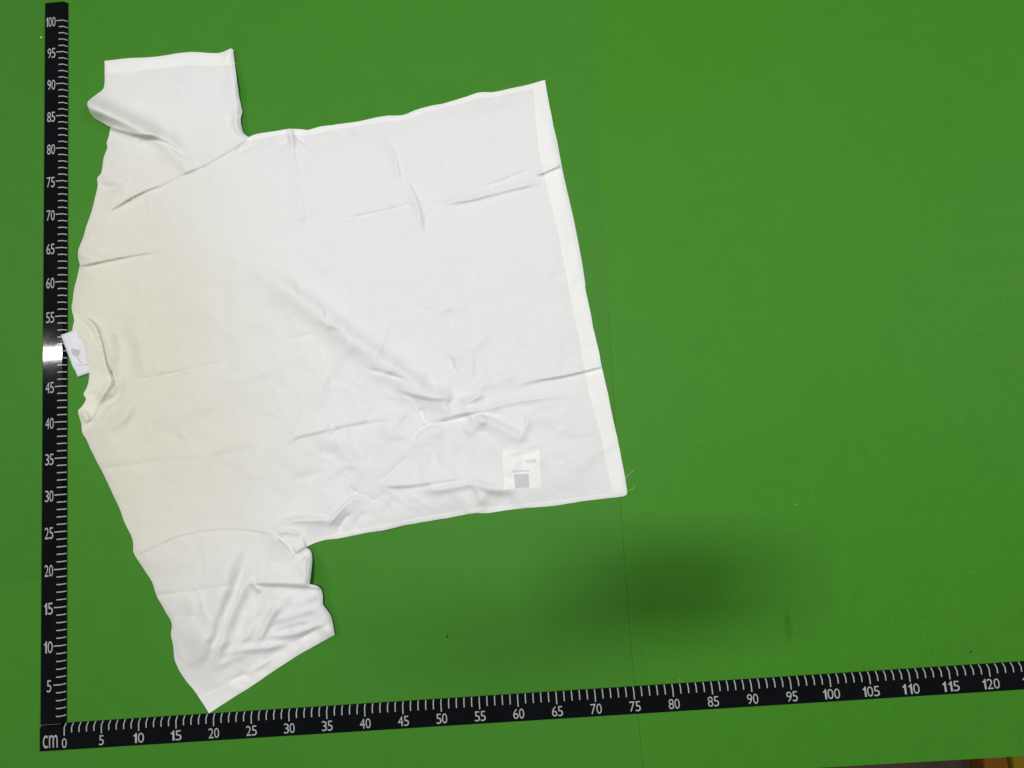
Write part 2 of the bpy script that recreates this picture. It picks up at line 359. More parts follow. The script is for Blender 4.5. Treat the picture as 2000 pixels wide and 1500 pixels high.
# little irregularities of a real cloth edge
nn = np.cumsum(rng.normal(0, 1, len(outline))); nn -= np.linspace(nn[0], nn[-1], len(nn)); k_ = np.ones(5)/5
wob = np.convolve(np.r_[nn[-2:], nn, nn[:2]], k_, 'valid') - np.convolve(np.r_[nn[-20:], nn, nn[:20]], np.ones(41)/41, 'valid')
tg = np.roll(outline, -1, 0) - np.roll(outline, 1, 0); nrm = np.c_[-tg[:, 1], tg[:, 0]] / np.linalg.norm(tg, axis=1)[:, None]
outline = outline + nrm * np.clip(wob * 0.012, -.05, .05)[:, None]

SEAM_U = [(487,262),(478,277),(440,303),(400,325),(360,341),(322,359),(300,367),(250,391),(205,419),(186,436),(160,450)]
SEAM_L = [(240,1096),(267,1086),(300,1070),(345,1050),(400,1038),(430,1035.5),(480,1036.5),(520,1043),(545,1053),(575,1068),(600,1070)]
HEM_B = [(1036,150),(1042,179),(1052,287),(1068,365),(1088,443.6),(1107,541),(1122,613),(1134,675.5),(1151.5,770),(1170.8,840),(1186.5,910),(1195,959),(1198,985)]
HEM_U = [(190,143),(205,142.5),(245,141),(285,135.5),(342.5,130),(375,126.5),(410,129.5),(452.5,125.5),(475,124)]
HEM_L = [(370,1366),(390,1358),(425,1345),(465,1323),(510,1295),(566,1260),(619,1231),(647,1217),(665,1208)]
COLLAR = [(130,600),(150,612),(164,619),(180,628),(190,642),(198,666),(203,686),(208,710),(216,728),(229,746),(224,762),(204,774),(190,792),(181,812),(172,836),(150,850)]
SIDE_T = [(484,275),(520,268),(565,262),(602,264),(655,253),(755,237),(790,234),(840,217),(905,201),(935,192),(965,189),(1003,181),(1044,173)]
SIDE_B = [(1200,962),(1169,966),(1085,977),(994,986),(935,992),(875,1001),(805,1013),(735,1027),(665,1040),(630,1048),(597,1062)]
LABELP = [(981,881),(1053,874),(1056,952),(985,956)]
PRINT1 = [(1004,927),(1032,925),(1034,952),(1006,954)]
PRINT2 = [(1000,919),(1035,917),(1035,921),(1000,923)]
PRINT3 = [(1024,899),(1046,896),(1049,903),(1030,905)]
P = lambda pts, st=.3: spline(pxs(pts), st)
lines = {'su': P(SEAM_U), 'sl': P(SEAM_L), 'hb': P(HEM_B), 'hu': P(HEM_U), 'hl': P(HEM_L), 'co': P(COLLAR, .2), 'st': P(SIDE_T), 'sb': P(SIDE_B)}
loops = {k: spline(pxs(v), .2, True, range(4)) for k, v in (('lab', LABELP), ('p1', PRINT1), ('p2', PRINT2), ('p3', PRINT3))}
for k in ('hb', 'hu', 'hl'):          # stitched edge is never quite straight
    lines[k] = lines[k] + np.convolve(rng.normal(0, .06, len(lines[k]) + 2), np.ones(3)/3, 'valid')[:, None] * np.array((.7, .7))
far = lambda pts: pxs(pts)
regions = [  # first match wins
 ('p1', loops['p1']), ('p2', loops['p2']), ('p3', loops['p3']), ('lab', loops['lab']),
 ('collar', np.vstack([lines['co'], far([(100, 850), (100, 600)])])),
 ('hem_u', np.vstack([lines['hu'], far([(475, 60), (190, 60)])])),
 ('hem_l', np.vstack([lines['hl'], far([(665, 1430), (370, 1430)])])),
 ('hem_b', np.vstack([lines['hb'], far([(1300, 985), (1300, 150)])])),
 ('sleeve_u', np.vstack([lines['su'], far([(120, 450), (120, 60), (487, 60)])])),
 ('sleeve_l', np.vstack([lines['sl'], far([(700, 1070), (700, 1430), (240, 1430)])])),
 ('side_t', np.vstack([lines['st'], far([(1060, 172), (1060, 120), (484, 120)])])),
 ('side_b', np.vstack([lines['sb'], far([(597, 1100), (1200, 1100)])]))]
# --- points: outline + region borders + a fine grid
SP = 0.21
lo, hi = outline.min(0), outline.max(0)
gx, gy = np.meshgrid(np.arange(lo[0], hi[0], SP), np.arange(lo[1], hi[1], SP*.866))
gx[1::2] += SP/2
G = np.c_[gx.ravel(), gy.ravel()] + rng.uniform(-.02, .02, (gx.size, 2))
G = G[inside(G, outline)]
d, _, _ = polydist(G, outline, True); G = G[d > .11]
for l in list(lines.values()): G = G[polydist(G, l)[0] > .07]
for l in loops.values(): G = G[polydist(G, l, True)[0] > .06]
pts = [outline]; edges = [(i, (i+1) % len(outline)) for i in range(len(outline))]; off = len(outline)
for l in lines.values():
    pts.append(l); edges += [(off + i, off + i + 1) for i in range(len(l) - 1)]; off += len(l)
for l in loops.values():
    pts.append(l); edges += [(off + i, off + (i+1) % len(l)) for i in range(len(l))]; off += len(l)
pts.append(G); allp = np.vstack(pts)
rv, re, rf, *_ = delaunay_2d_cdt([Vector((a, b)) for a, b in allp], edges, [], 0, 1e-5)
V2 = np.array([(v.x, v.y) for v in rv]); T = np.array([tuple(f) for f in rf])
cen = V2[T].mean(1); T = T[inside(cen, outline)]; cen = V2[T].mean(1)
ar = np.cross(V2[T[:, 1]] - V2[T[:, 0]], V2[T[:, 2]] - V2[T[:, 0]]); T[ar < 0] = T[ar < 0][:, ::-1]

# --- the cloth's relief (cm), folds and creases traced from the photograph
def vnoise(Q, scale, seed):
    r = np.random.default_rng(seed); tab = r.uniform(-1, 1, (256, 256))
    q = Q / scale + 57.3; i = np.floor(q).astype(int); f = q - i; f = f*f*f*(f*(f*6-15)+10)
    g = lambda a, b: tab[(i[:, 0] + a) % 256, (i[:, 1] + b) % 256]
    return (g(0,0)*(1-f[:,0])+g(1,0)*f[:,0])*(1-f[:,1]) + (g(0,1)*(1-f[:,0])+g(1,1)*f[:,0])*f[:,1]
def rotq(Q, a): c, s = math.cos(a), math.sin(a); return np.c_[Q[:,0]*c + Q[:,1]*s, -Q[:,0]*s + Q[:,1]*c]
def taper(t, a, b):
    """amplitude along a fold: rises over the share a, falls over the share b (0 = blunt end)"""
    k = np.ones_like(t)
    if a > 0: k *= np.clip(t / a, 0, 1)
    if b > 0: k *= np.clip((1 - t) / b, 0, 1)
    return k*k*(3 - 2*k)
def feat(H, Q, kind, pts, A, w, a=.3, b=.3, w2=None, A2=None, sh=(0, 0)):
    L = spline(pxs([(u + sh[0], v + sh[1]) for u, v in pts]), .4)
    R = 4*max(w, w2 or 0) + .5
    m = (Q[:, 0] > L[:, 0].min() - R) & (Q[:, 0] < L[:, 0].max() + R) & (Q[:, 1] > L[:, 1].min() - R) & (Q[:, 1] < L[:, 1].max() + R)
    if not m.any(): return
    ud, d, t = polydist(Q[m], L); g = 2.7 if abs(A) < .3 else (2.1 if abs(A) < .45 else 1.4); A = A*g; A2 = None if A2 is None else A2*g
    amp = (A + ((A2 - A) * t if A2 is not None else 0)) * taper(t, a, b)
    # beyond the ends the fold dies out
    w2 = w2 or w
    if kind == 'ridge': h = np.exp(-(d / np.where(d > 0, w2, w))**2)
    elif kind == 'valley': e = .06; h = -np.exp(-(np.sqrt(d*d + e*e) - e) / np.where(d > 0, w, w2))
    elif kind == 'cusp': e = .08; h = np.exp(-(np.sqrt(d*d + e*e) - e) / np.where(d > 0, w2, w))
    elif kind == 'step': h = 1/(1 + np.exp(-np.clip(d / (w*.35), -30, 30))) * np.exp(-np.maximum(d, 0) / w2)   # high on the left of travel
    elif kind == 'ramp': x = np.clip(d / w, 0, 1); h = x*x*(3-2*x) * np.exp(-np.maximum(d - w, 0) / w2)
    H[m] += amp * h
def blob(H, Q, u, v, A, rx, ry, ang=0):
    c = np.array(px(u, v, .6)); q = rotq(Q - c, ang); H += A*np.exp(-(q[:,0]/rx)**2 - (q[:,1]/ry)**2)
def relief(Q):
    bd, _, _ = polydist(Q, outline, True)
    H = .16*vnoise(Q, 9, 1) + .07*vnoise(rotq(Q, .4), 4.2, 2) + .018*vnoise(rotq(Q, 1.1), 1.7, 3) + .007*vnoise(Q, .8, 4)
    H += .40 + .42*(1 - np.exp(-(bd/2.2)**2))
    # crumpled cotton: faint sharp creases, busier towards the lower hem side
    c1 = np.array(px(800, 850, .6)); c2 = np.array(px(540, 1180, .6)); wgt = .6 + 1.0*np.exp(-((Q - c1)**2).sum(1)/16**2) + .9*np.exp(-((Q - c2)**2).sum(1)/8**2)
    wq = Q + np.c_[vnoise(Q, 3.0, 21), vnoise(Q, 3.0, 22)]*1.2
    for sc, am, an, sd in ((6.5, .45, .3, 31), (4.0, .34, 1.0, 32), (2.6, .20, 1.9, 33), (1.5, .07, 2.6, 34)):
        q = rotq(wq, an); q[:, 0] *= .6; H += am*wgt*(.5 - np.sqrt(vnoise(q, sc, sd)**2 + .0008))
    for nm_ in ('hb', 'hu', 'hl'):
        dd = polydist(Q, lines[nm_])[0]; H += .035*np.exp(-(dd/1.0)**2)*vnoise(Q, .75, 41)
    F = lambda *a, **k: feat(H, Q, *a, **k)
    # upper sleeve: big roll of cloth and the folds running from it
    F('ridge', [(168,206),(200,219),(235,234),(285,258),(322,277),(360,302),(388,330)], 1.75, .95, 0, .35, w2=1.35, A2=.35)
    F('step', [(212,249),(240,258),(270,265),(300,267),(318,274)], .75, .25, 0, .4, w2=1.2)
    F('valley', [(262,278),(300,273),(320,278),(350,297),(374,318)], .30, .35, .4, .3, w2=.5)
    F('ridge', [(300,290),(335,300),(365,322),(380,345)], .25, 1.2, .4, .4)
    F('step', [(395,326),(350,344),(318,361),(290,371),(250,391),(203,421)][::-1], .34, .14, .25, .9, w2=2.2)
    F('step', [(487,270),(440,300),(400,323),(350,344)][::-1], .10, .12, .1, .1, w2=1.0)
    F('valley', [(191,358),(205,365),(218,367),(240,362)], .12, .3)
    F('ridge', [(190,345),(215,352),(245,352)], .10, .5)
    F('ridge', [(464,200),(460,225),(462,250),(480,268)], .16, .4); F('valley', [(435,245),(450,232),(472,222)], .10, .4)
    F('valley', [(455,297),(480,288),(500,276)], .16, .35)
    blob(H, Q, 462, 170, .85, 1.6, 4.0); blob(H, Q, 452, 105, .5, 1.5, 1.5); blob(H, Q, 473, 240, .7, 1.2, 2)
    F('ridge', [(380,215),(360,175),(340,140)], .10, 1.2)
    # shoulder / neck
    F('step', [(153,520),(175,517),(190,513),(240,503),(300,493),(372,482)], .30, .16, .0, .75, w2=1.0)
    F('ridge', [(152,490),(170,500),(200,506)], .25, .9, 0, .6)
    F('valley', [(260,745),(300,737),(350,727),(420,711),(495,699)], .13, .35, .1, .6)
    F('ridge', [(205,612),(226,640),(238,670),(244,700),(242,735),(236,760)], -.33, 1.2, .4, .25, w2=1.9)
    blob(H, Q, 230, 714, -.22, 1.0, .8)
    F('ridge', [(262,640),(276,690),(276,740)], .12, 1.0)
    F('step', [(150,612),(164,619),(180,628),(190,642),(198,666),(203,686),(208,710),(216,728),(229,746)][::-1], .36, .14, .1, .2, w2=1.6)
    F('valley', [(212,718),(229,742),(235,754),(229,776),(210,789),(198,803),(184,822),(174,838)], .75, .30, .15, .35, w2=.55)
    F('ridge', [(229,738),(214,752),(200,772),(188,792)], .35, .5, .3, .4)
    F('ridge', [(258,770),(250,800),(220,830),(190,842)], .30, 1.0, .3, .5)
    F('valley', [(165,775),(178,772),(196,764)], .22, .3, 0, .7)
    F('valley', [(142,612),(160,626),(176,642),(190,668),(200,690)], .05, .14, .1, .2)
    F('ridge', [(160,800),(166,812),(176,826)], .3, .5)
    F('valley', [(198,916),(235,912),(290,904),(350,894)], .07, .3, 0, .6)
    # left yoke crease lines from packing
    F('valley', [(432,460),(440,600),(447,760),(452,900)], .035, .5, .3, .3); F('valley', [(560,865),(480,880),(380,897),(290,905)], .04, .4)
    # long diagonal fold across the chest
    F('ridge', [(478,484),(560,541),(650,607),(720,660),(800,718),(880,772),(930,798)], .80, 1.9, .22, .15, w2=1.3, sh=(-13, 15))
    F('ridge', [(900,785),(960,812),(1010,836),(1066,866)], .30, .9, .3, .4, w2=.6, sh=(-8, 10))
    F('cusp', [(628,640),(660,634),(690,622)], .10, .3); F('valley', [(632,628),(642,604)], .10, .25); F('cusp', [(618,618),(640,632),(672,646)], .10, .3)
    F('valley', [(560,662),(590,658),(622,651)], .09, .3)
    # upper body creases
    F('step', [(598,462),(592,400),(583,345),(572,290),(566,254)], .13, .35, .25, .15, w2=1.3)
    F('ridge', [(566,254),(571,275),(574,300)], .30, .35, 0, .6); F('valley', [(574,262),(588,272),(600,284)], .18, .22); F('valley', [(540,290),(560,278),(566,262)], .10, .5)
    F('ridge', [(575,480),(610,500),(660,540)], .10, .9)
    F('valley', [(618,439),(660,431),(720,419),(770,408),(812,395)], .13, .22, .5, .1, w2=.5)
    F('valley', [(825,393),(850,390),(880,386)], .09, .2)
    F('step', [(842,404),(880,398),(920,391),(960,381),(1000,371),(1062,357)], .22, .30, .3, .2, w2=.8)
    F('step', [(905,375),(940,364),(980,350),(1010,338),(1044,322)], .14, .14, .4, .2, w2=.6)
    F('step', [(1046,345),(1066,337),(1088,327)], .26, .12, .3, 0, w2=.9)
    F('step', [(781,362),(778,330),(770,298),(745,262)], .20, .28, .3, .4, w2=.7)
    F('step', [(829,470),(826,440),(816,396),(803,368),(786,340)], .24, .30, .3, .3, w2=.8)
    F('step', [(905,545),(872,505),(848,476),(835,465)], .12, .6, .4, .3, w2=1.2)
    
    F('valley', [(695,466),(720,462),(748,455)], .07, .2)
    F('step', [(985,270),(965,240),(940,200)], .10, .6, .4, .3, w2=1.4); F('valley', [(960,190),(985,212)], .10, .4)
    F('valley', [(840,560),(850,500)], .06, .6); F('valley', [(870,400),(882,370)], .06, .6)
    F('valley', [(875,600),(890,640)], .10, .5); F('valley', [(876,690),(884,715),(892,735)], .20, .3); F('step', [(925,755),(925,720),(924,680)], .10, .3, w2=.8)
    # crumple below the chest
    F('step', [(772,759),(800,770),(835,778),(865,780),(893,777)], .36, .34, .3, .3, w2=.9)
    F('valley', [(712,719),(760,732),(806,748)], .17, .3)
    F('cusp', [(893,777),(905,785),(935,776),(950,772)], .25, .35); F('valley', [(892,780),(875,792),(900,802)], .15, .3)
    F('cusp', [(848,817),(880,812),(910,806),(955,797),(997,787),(1060,777),(1155,766)], .20, .45, .2, .4, w2=.6)
    F('valley', [(792,874),(806,858),(826,834),(860,826),(896,818),(931,809),(994,811)], .22, .35, .2, .3)
    F('valley', [(820,795),(826,815),(832,828)], .18, .3)
    F('cusp', [(828,818),(832,832),(850,836)], .12, .3)
    F('valley', [(738,948),(770,916),(808,882)], .13, .3, .2, .5); F('ridge', [(800,850),(830,850),(870,838)], .14, .8)
    F('ridge', [(905,850),(930,830),(955,830)], .18, .9); F('valley', [(940,850),(945,825)], .10, .4)
    F('step', [(556,874),(580,855),(615,846),(658,835),(700,827),(756,819),(815,811)], .22, .34, .15, .35, w2=1.0)
    F('valley', [(645,858),(655,846),(668,838)], .14, .3); F('valley', [(640,825),(655,835)], .12, .25)
    F('step', [(994,764),(1020,753),(1050,744),(1085,738),(1120,731),(1172,718)], .36, .16, .55, .0, w2=1.1)
    F('valley', [(1090,815),(1120,806),(1160,796)], .07, .4); F('valley', [(1080,860),(1120,858),(1175,850)], .05, .4)
    F('ridge', [(980,890),(1020,878),(1070,866)], .12, .5); F('valley', [(1060,890),(1085,900),(1110,894)], .10, .6)
    F('step', [(736,949),(770,951),(805,949),(850,943),(889,938),(942,933)], .34, .30, .2, .3, w2=1.0)
    F('ridge', [(800,960),(860,955),(930,945),(960,955),(985,958),(1015,957)], .22, .6, .3, .2)
    F('valley', [(648,1004),(665,985),(681,968),(702,965),(715,970),(728,979),(745,968),(765,953)], .15, .30, .2, .2, w2=.6)
    F('cusp', [(660,988),(690,974),(715,977),(728,986),(740,974)], .10, .5); F('valley', [(700,965),(690,958),(682,950)], .14, .3)
    F('cusp', [(924,945),(935,965),(943,990)], .16, .5); F('valley', [(755,1010),(760,990),(775,970)], .10, .5)
    F('valley', [(560,938),(620,928),(680,920)], .05, .5); F('valley', [(620,880),(640,888),(660,880)], .06, .4)
    # below the lower armpit
    F('cusp', [(520,1034),(545,1025),(566,1019),(610,1016),(660,1017)], .26, .6, .3, .3); F('valley', [(540,1010),(600,1004),(660,1006)], .12, .5)
    F('cusp', [(640,1032),(652,1012),(672,990),(684,980)], .24, .5); F('valley', [(660,1045),(668,1020),(690,1000)], .16, .4); F('valley', [(690,1040),(700,1015),(715,1000)], .12, .4)
    F('step', [(532,1043),(550,1060),(565,1075),(580,1093)][::-1], .30, .16, .2, .2, w2=1.0)
    F('cusp', [(535,1043),(560,1038),(590,1046)], .22, .4); F('step', [(574,1084),(586,1075),(600,1069)], .40, .16, .3, .1, w2=.8)
    F('valley', [(580,1098),(590,1086),(603,1078)], .20, .25)
    F('step', [(596,1142),(597,1115),(599,1085)], .10, .10, .1, .1, w2=.3)
    blob(H, Q, 603, 1112, .9, 1.6, 2.6); blob(H, Q, 634, 1185, .7, 1.6, 3.2); blob(H, Q, 650, 1230, .4, 1.4, 1.4)
    # lower sleeve
    F('step', [(484,1036),(474,1072),(456,1110),(443,1150),(430,1190),(418,1230),(404,1270),(388,1315)][::-1], 1.5, 1.4, .25, .35, w2=3.8)
    F('ridge', [(508,1062),(492,1095),(474,1150),(452,1200),(434,1250),(417,1300),(404,1335)], .62, .6, .3, .3, w2=.9)
    F('step', [(482,1138),(500,1141),(552,1143),(594,1146),(622,1149)], .78, .30, .2, .0, w2=2.4)
    F('valley', [(303,1164),(340,1160),(380,1156),(430,1147),(470,1140)], .11, .28, 0, .3)
    F('valley', [(335,1206),(370,1203),(400,1205)], .06, .4)
    F('cusp', [(484,1133),(498,1146),(512,1158)], .28, .3)
    F('ridge', [(545,1172),(535,1192),(520,1222),(498,1262)], .30, .55); F('ridge', [(505,1210),(492,1230),(478,1248),(450,1272)], .12, .5); F('ridge', [(575,1155),(560,1168),(545,1186),(525,1212)], .10, .7)
    F('ridge', [(420,1284),(470,1270),(525,1264),(575,1250)], .20, .5); F('ridge', [(505,1246),(570,1238),(612,1226),(648,1208)], .20, .5)
    F('ridge', [(520,1220),(580,1200),(634,1182)], .17, .6); F('ridge', [(515,1240),(560,1222),(615,1206)], .11, .45)
    F('ridge', [(570,1188),(605,1168),(628,1158)], .12, .6); F('valley', [(585,1250),(605,1236),(630,1222)], .14, .35)
    F('ridge', [(418,1308),(450,1288),(490,1278)], .12, .5); F('ridge', [(475,1320),(500,1305),(530,1285)], .12, .4); F('valley', [(440,1330),(480,1318),(510,1300)], .10, .3)
    
    # sewn-over hems lie a little proud
    F('step', HEM_B[1:-1], .018, .07, .02, .02, w2=30); F('step', HEM_U[1:-1], .018, .07, .02, .02, w2=30); F('step', HEM_L[1:-1][::-1], .018, .07, .02, .02, w2=30)
    F('step', SEAM_L[1:-1], .07, .08, .05, .2, w2=.9); F('valley', SEAM_L[1:-1], .04, .10, .05, .1)
    # edges come down to the mat and roll over; the second layer lies below
    H = np.maximum(H, .14 + .02*vnoise(Q, 1.3, 9))
    k = 1 - np.exp(-bd / .35)
    lift = np.clip(H - .55, 0, 3)
    return .10 + (H - .10 - lift) * (.45 + .55*k) + lift * (.75 + .25*k)
Z = relief(V2)
V3 = np.c_[V2 + (CAM[:2] - V2) * ((Z - .6) / (CAM[2] - .6))[:, None], Z] * CM     # traced pixels lie at the cloth's own height
fn = np.cross(V3[T[:, 1]] - V3[T[:, 0]], V3[T[:, 2]] - V3[T[:, 0]])
VN = np.zeros_like(V3)
for k in range(3): np.add.at(VN, T[:, k], fn)
VN /= np.linalg.norm(VN, axis=1)[:, None] + 1e-15
reg = np.full(len(T), 'body', dtype=object); done = np.zeros(len(T), bool)
for nm, poly in regions:
    m = inside(cen, poly) & ~done; reg[m] = nm; done |= m

b0 = px(640, 600)
shirt = empty('t_shirt', (b0[0]*CM, b0[1]*CM, 0))
label(shirt, 'white short-sleeved cotton t-shirt lying crumpled and flat on the green mat', 't-shirt')
ORG = np.array((b0[0]*CM, b0[1]*CM, 0))
# outer rim: which edges belong to one face only
ec = {}
for f in T:
    for a, b in ((f[0], f[1]), (f[1], f[2]), (f[2], f[0])):
        key = (min(a, b), max(a, b)); ec[key] = ec.get(key, 0) + 1
objs = {}
def build_region(nm, name, parent, mat):
    F = T[reg == nm]
    if not len(F): return None
    used = np.unique(F); idx = -np.ones(len(V2), int); idx[used] = np.arange(len(used))
    vs = (V3[used] - ORG).tolist(); ns = VN[used].tolist(); fs = idx[F].tolist()
    for f in F:                                      # rolled rim so the cloth has thickness
        for a, b in ((f[0], f[1]), (f[1], f[2]), (f[2], f[0])):
            if ec[(min(a, b), max(a, b))] == 1:
                k = len(vs); t = V2[b] - V2[a]; n = np.array((t[1], -t[0])) / (np.linalg.norm(t) + 1e-9)
                for q in (a, b):
                    p = V3[q] - ORG; vs.append([p[0] - n[0]*.0002, p[1] - n[1]*.0002, max(.0004, p[2] - .0016)]); ns.append([n[0]*.8, n[1]*.8, .3])
                fs.append([int(idx[b]), int(idx[a]), k, k+1])
    me = mesh(name, vs, fs, True)
    me.normals_split_custom_set_from_vertices([Vector(n).normalized() for n in ns])
    return link(name, me, parent, mat)
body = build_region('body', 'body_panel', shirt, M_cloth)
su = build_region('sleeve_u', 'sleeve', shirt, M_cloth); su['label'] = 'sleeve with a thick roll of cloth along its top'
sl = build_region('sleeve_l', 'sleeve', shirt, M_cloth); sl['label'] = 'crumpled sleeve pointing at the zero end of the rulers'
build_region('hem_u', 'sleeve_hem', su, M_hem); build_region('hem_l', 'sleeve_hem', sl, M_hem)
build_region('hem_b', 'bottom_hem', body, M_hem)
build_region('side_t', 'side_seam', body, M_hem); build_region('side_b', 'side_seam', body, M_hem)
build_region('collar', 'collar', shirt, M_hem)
lab = build_region('lab', 'care_label', body, M_inner); lab['label'] = 'care label showing white through the cloth'
for r, m in (('p1', M_print), ('p2', M_print2), ('p3', M_print2)): build_region(r, 'label_print', body, m)
# back layer of the shirt, pulled in a little, but peeping out past the front hem
inn = outline - nrm*0 ; c_ = outline.mean(0)
tg = np.roll(outline, -2, 0) - np.roll(outline, 2, 0); nr = np.c_[tg[:, 1], -tg[:, 0]] / np.linalg.norm(tg, axis=1)[:, None]
test = inside(outline + nr*.1, outline); sgn = 1 if test.mean() > .5 else -1
back2 = outline + sgn*nr*.22
Hb = [(1076,225),(1086,262),(1101,339),(1120.5,424),(1138,515),(1144,556)]
hbw = spline(pxs(Hb), .3)
ring = np.vstack([back2])
bv = [(x*CM, y*CM, .05*CM) for x, y in ring]; n = len(bv)
bt = [(x*CM, y*CM, .14*CM) for x, y in ring]
bm = bmesh.new(); B = [bm.verts.new(Vector(p) - Vector(ORG)) for p in bv]; Tp = [bm.verts.new(Vector(p) - Vector(ORG)) for p in bt]
for i in range(n): bm.faces.new((B[i], B[(i+1) % n], Tp[(i+1) % n], Tp[i]))
try: f = bm.faces.new(Tp); bmesh.ops.triangulate(bm, faces=[f])
except Exception as ex: print('back', ex)
bmesh.ops.recalc_face_normals(bm, faces=bm.faces)
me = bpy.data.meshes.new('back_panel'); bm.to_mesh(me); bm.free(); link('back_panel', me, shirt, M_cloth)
# strip of the back hem that shows past the front hem
inner = spline(pxs([(1066,228),(1076,262),(1091,339),(1111,424),(1130,515),(1140,556)]), .3); m_ = min(len(hbw), len(inner)); tt = np.linspace(0, 1, 60)
rs = lambda A: np.c_[np.interp(tt, np.linspace(0,1,len(A)), A[:,0]), np.interp(tt, np.linspace(0,1,len(A)), A[:,1])]
A_, B_ = rs(inner), rs(hbw); vs = []; fs = []
for i in range(60):
    zz = .16 + .03*math.sin(i*.9); vs += [(A_[i][0]*CM - ORG[0], A_[i][1]*CM - ORG[1], .08*CM), (B_[i][0]*CM - ORG[0], B_[i][1]*CM - ORG[1], zz*CM), (B_[i][0]*CM - ORG[0] + .0001, B_[i][1]*CM - ORG[1], .03*CM)]
    if i: a = (i-1)*3; fs += [(a, a+1, a+4, a+3), (a+1, a+2, a+5, a+4)]
me = mesh('back_hem', vs, fs, True); bm = bmesh.new(); bm.from_mesh(me); bmesh.ops.recalc_face_normals(bm, faces=bm.faces); bm.to_mesh(me); bm.free()
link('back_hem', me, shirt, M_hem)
# neck label tucked under the collar, its corner lying on the ruler
c4 = [np.array(px(117.5, 654, .75)), np.array(px(141, 645.5, .7)), np.array(px(150, 736, .4)), np.array(px(176, 727, .4))]
inn4 = [c4[0], c4[1] + (c4[1]-c4[0])*.9, c4[2], c4[3] + (c4[3]-c4[2])*.2]
vs = []; fs = []; NU, NV = 8, 14
def tag_pt(u, v):
    p = (inn4[0]*(1-u) + inn4[1]*u)*(1-v) + (inn4[2]*(1-u) + inn4[3]*u)*v
    z = .66*(1-v) + .30*v + .10*math.sin(v*math.pi) - .14*u*(1-.3*v) + .05*math.exp(-((v-.72)/.05)**2)
    if p[0] > 1.2: z = min(z, .30)
    if p[0] < .3: z = max(z, .60 - .2*max(0, p[0]))
    return np.array((p[0]*CM - ORG[0], p[1]*CM - ORG[1], z*CM))
for j in range(NV+1):
    for i in range(NU+1): vs.append(tag_pt(i/NU, j/NV))
for j in range(NV):
    for i in range(NU): a = j*(NU+1)+i; fs.append((a+NU+1, a+NU+2, a+1, a))
me = mesh('neck_label', vs, fs, True); tag = link('neck_label', me, shirt, M_tag); tag['label'] = 'white woven neck label with a grey printed bloom on a stem'
sm = tag.modifiers.new('thick', 'SOLIDIFY'); sm.thickness = .0003; sm.offset = -1
def on_tag(u, v):
    """pixel -> (u, v) on the label by inverse bilinear search"""
    q = np.array(px(u, v, .55)); best = None
    for i in np.linspace(0, 1, 81):
        for j in np.linspace(0, 1, 81):
            p = (inn4[0]*(1-i) + inn4[1]*i)*(1-j) + (inn4[2]*(1-i) + inn4[3]*i)*j; d2 = ((p-q)**2).sum()
            if best is None or d2 < best[0]: best = (d2, i, j)
    t = tag_pt(best[1], best[2]); return (t[0], t[1], t[2] + .0003)
def print_poly(pp, mat, name='label_print'):
    vs = [on_tag(*q) for q in pp]; c = np.mean(vs, 0); vs.append(tuple(c)); n = len(pp)
    me = mesh(name, vs, [(i, (i+1) % n, n) for i in range(n)]); bm = bmesh.new(); bm.from_mesh(me); bmesh.ops.recalc_face_normals(bm, faces=bm.faces); bm.to_mesh(me); bm.free()
    return link(name, me, tag, mat)
print_poly([(139,684),(142,681),(146,683),(149,681),(152,683),(154,687),(152,692),(149,695),(145,695),(141,691)], M_ink2)
print_poly([(147,683),(149,681.5),(153,686),(152,691),(149,694.5),(146.5,694),(146,689)], M_ink)
def print_line(pp, w, mat):
    up = [(a, b - w) for a, b in pp]; dn = [(a, b + w) for a, b in pp]
    vs = [on_tag(*q) for q in up] + [on_tag(*q) for q in dn]; n = len(pp)
    me = mesh('label_print', vs, [(i, i+1, n+i+1, n+i) for i in range(n-1)]); bm = bmesh.new(); bm.from_mesh(me); bmesh.ops.recalc_face_normals(bm, faces=bm.faces); bm.to_mesh(me); bm.free()
    link('label_print', me, tag, mat)
def print_stem(pp, w, mat):
    up = [(a - w, b + w*.5) for a, b in pp]; dn = [(a + w, b - w*.5) for a, b in pp]
    vs = [on_tag(*q) for q in up] + [on_tag(*q) for q in dn]; n = len(pp)
    me = mesh('label_print', vs, [(i, i+1, n+i+1, n+i) for i in range(n-1)]); bm = bmesh.new(); bm.from_mesh(me); bmesh.ops.recalc_face_normals(bm, faces=bm.faces); bm.to_mesh(me); bm.free()
    link('label_print', me, tag, mat)
print_stem([(148.5,695),(151,701),(154,706),(157.5,710.5)], .6, M_ink2)
print_line([(144,712),(150,712.3),(156,712.6),(161,712.5)], .55, M_ink2); print_line([(164,712),(168,711.5),(173,712.5)], .9, M_ink2)
# loose threads at the hem corner and on the sleeve
def thread(pp, z0, z1, r, parent, mat, name='loose_thread', org=ORG):
    L = spline(pxs(pp, .3), .08); vs = []; fs = []; n = len(L)
    for i, q in enumerate(L):
        t = L[min(i+1, n-1)] - L[max(i-1, 0)]; t = t/np.linalg.norm(t); s = np.array((-t[1], t[0])); z = z0 + (z1-z0)*i/(n-1)
        for k in range(5):
            a = k/5*2*math.pi; vs.append((q[0]*CM + s[0]*math.cos(a)*r*CM - org[0], q[1]*CM + s[1]*math.cos(a)*r*CM - org[1], (z + math.sin(a)*r)*CM))
        if i:
            for k in range(5): fs.append(((i-1)*5+k, (i-1)*5+(k+1) % 5, i*5+(k+1) % 5, i*5+k))
    return link(name, mesh(name, vs, fs, True), parent, mat)
M_thread = plain('thread', (0.62, 0.66, 0.58), .8, .2, .05)
thread([(1219,937),(1225,930),(1231,924),(1237,919)], .12, .35, .022, shirt, M_thread)
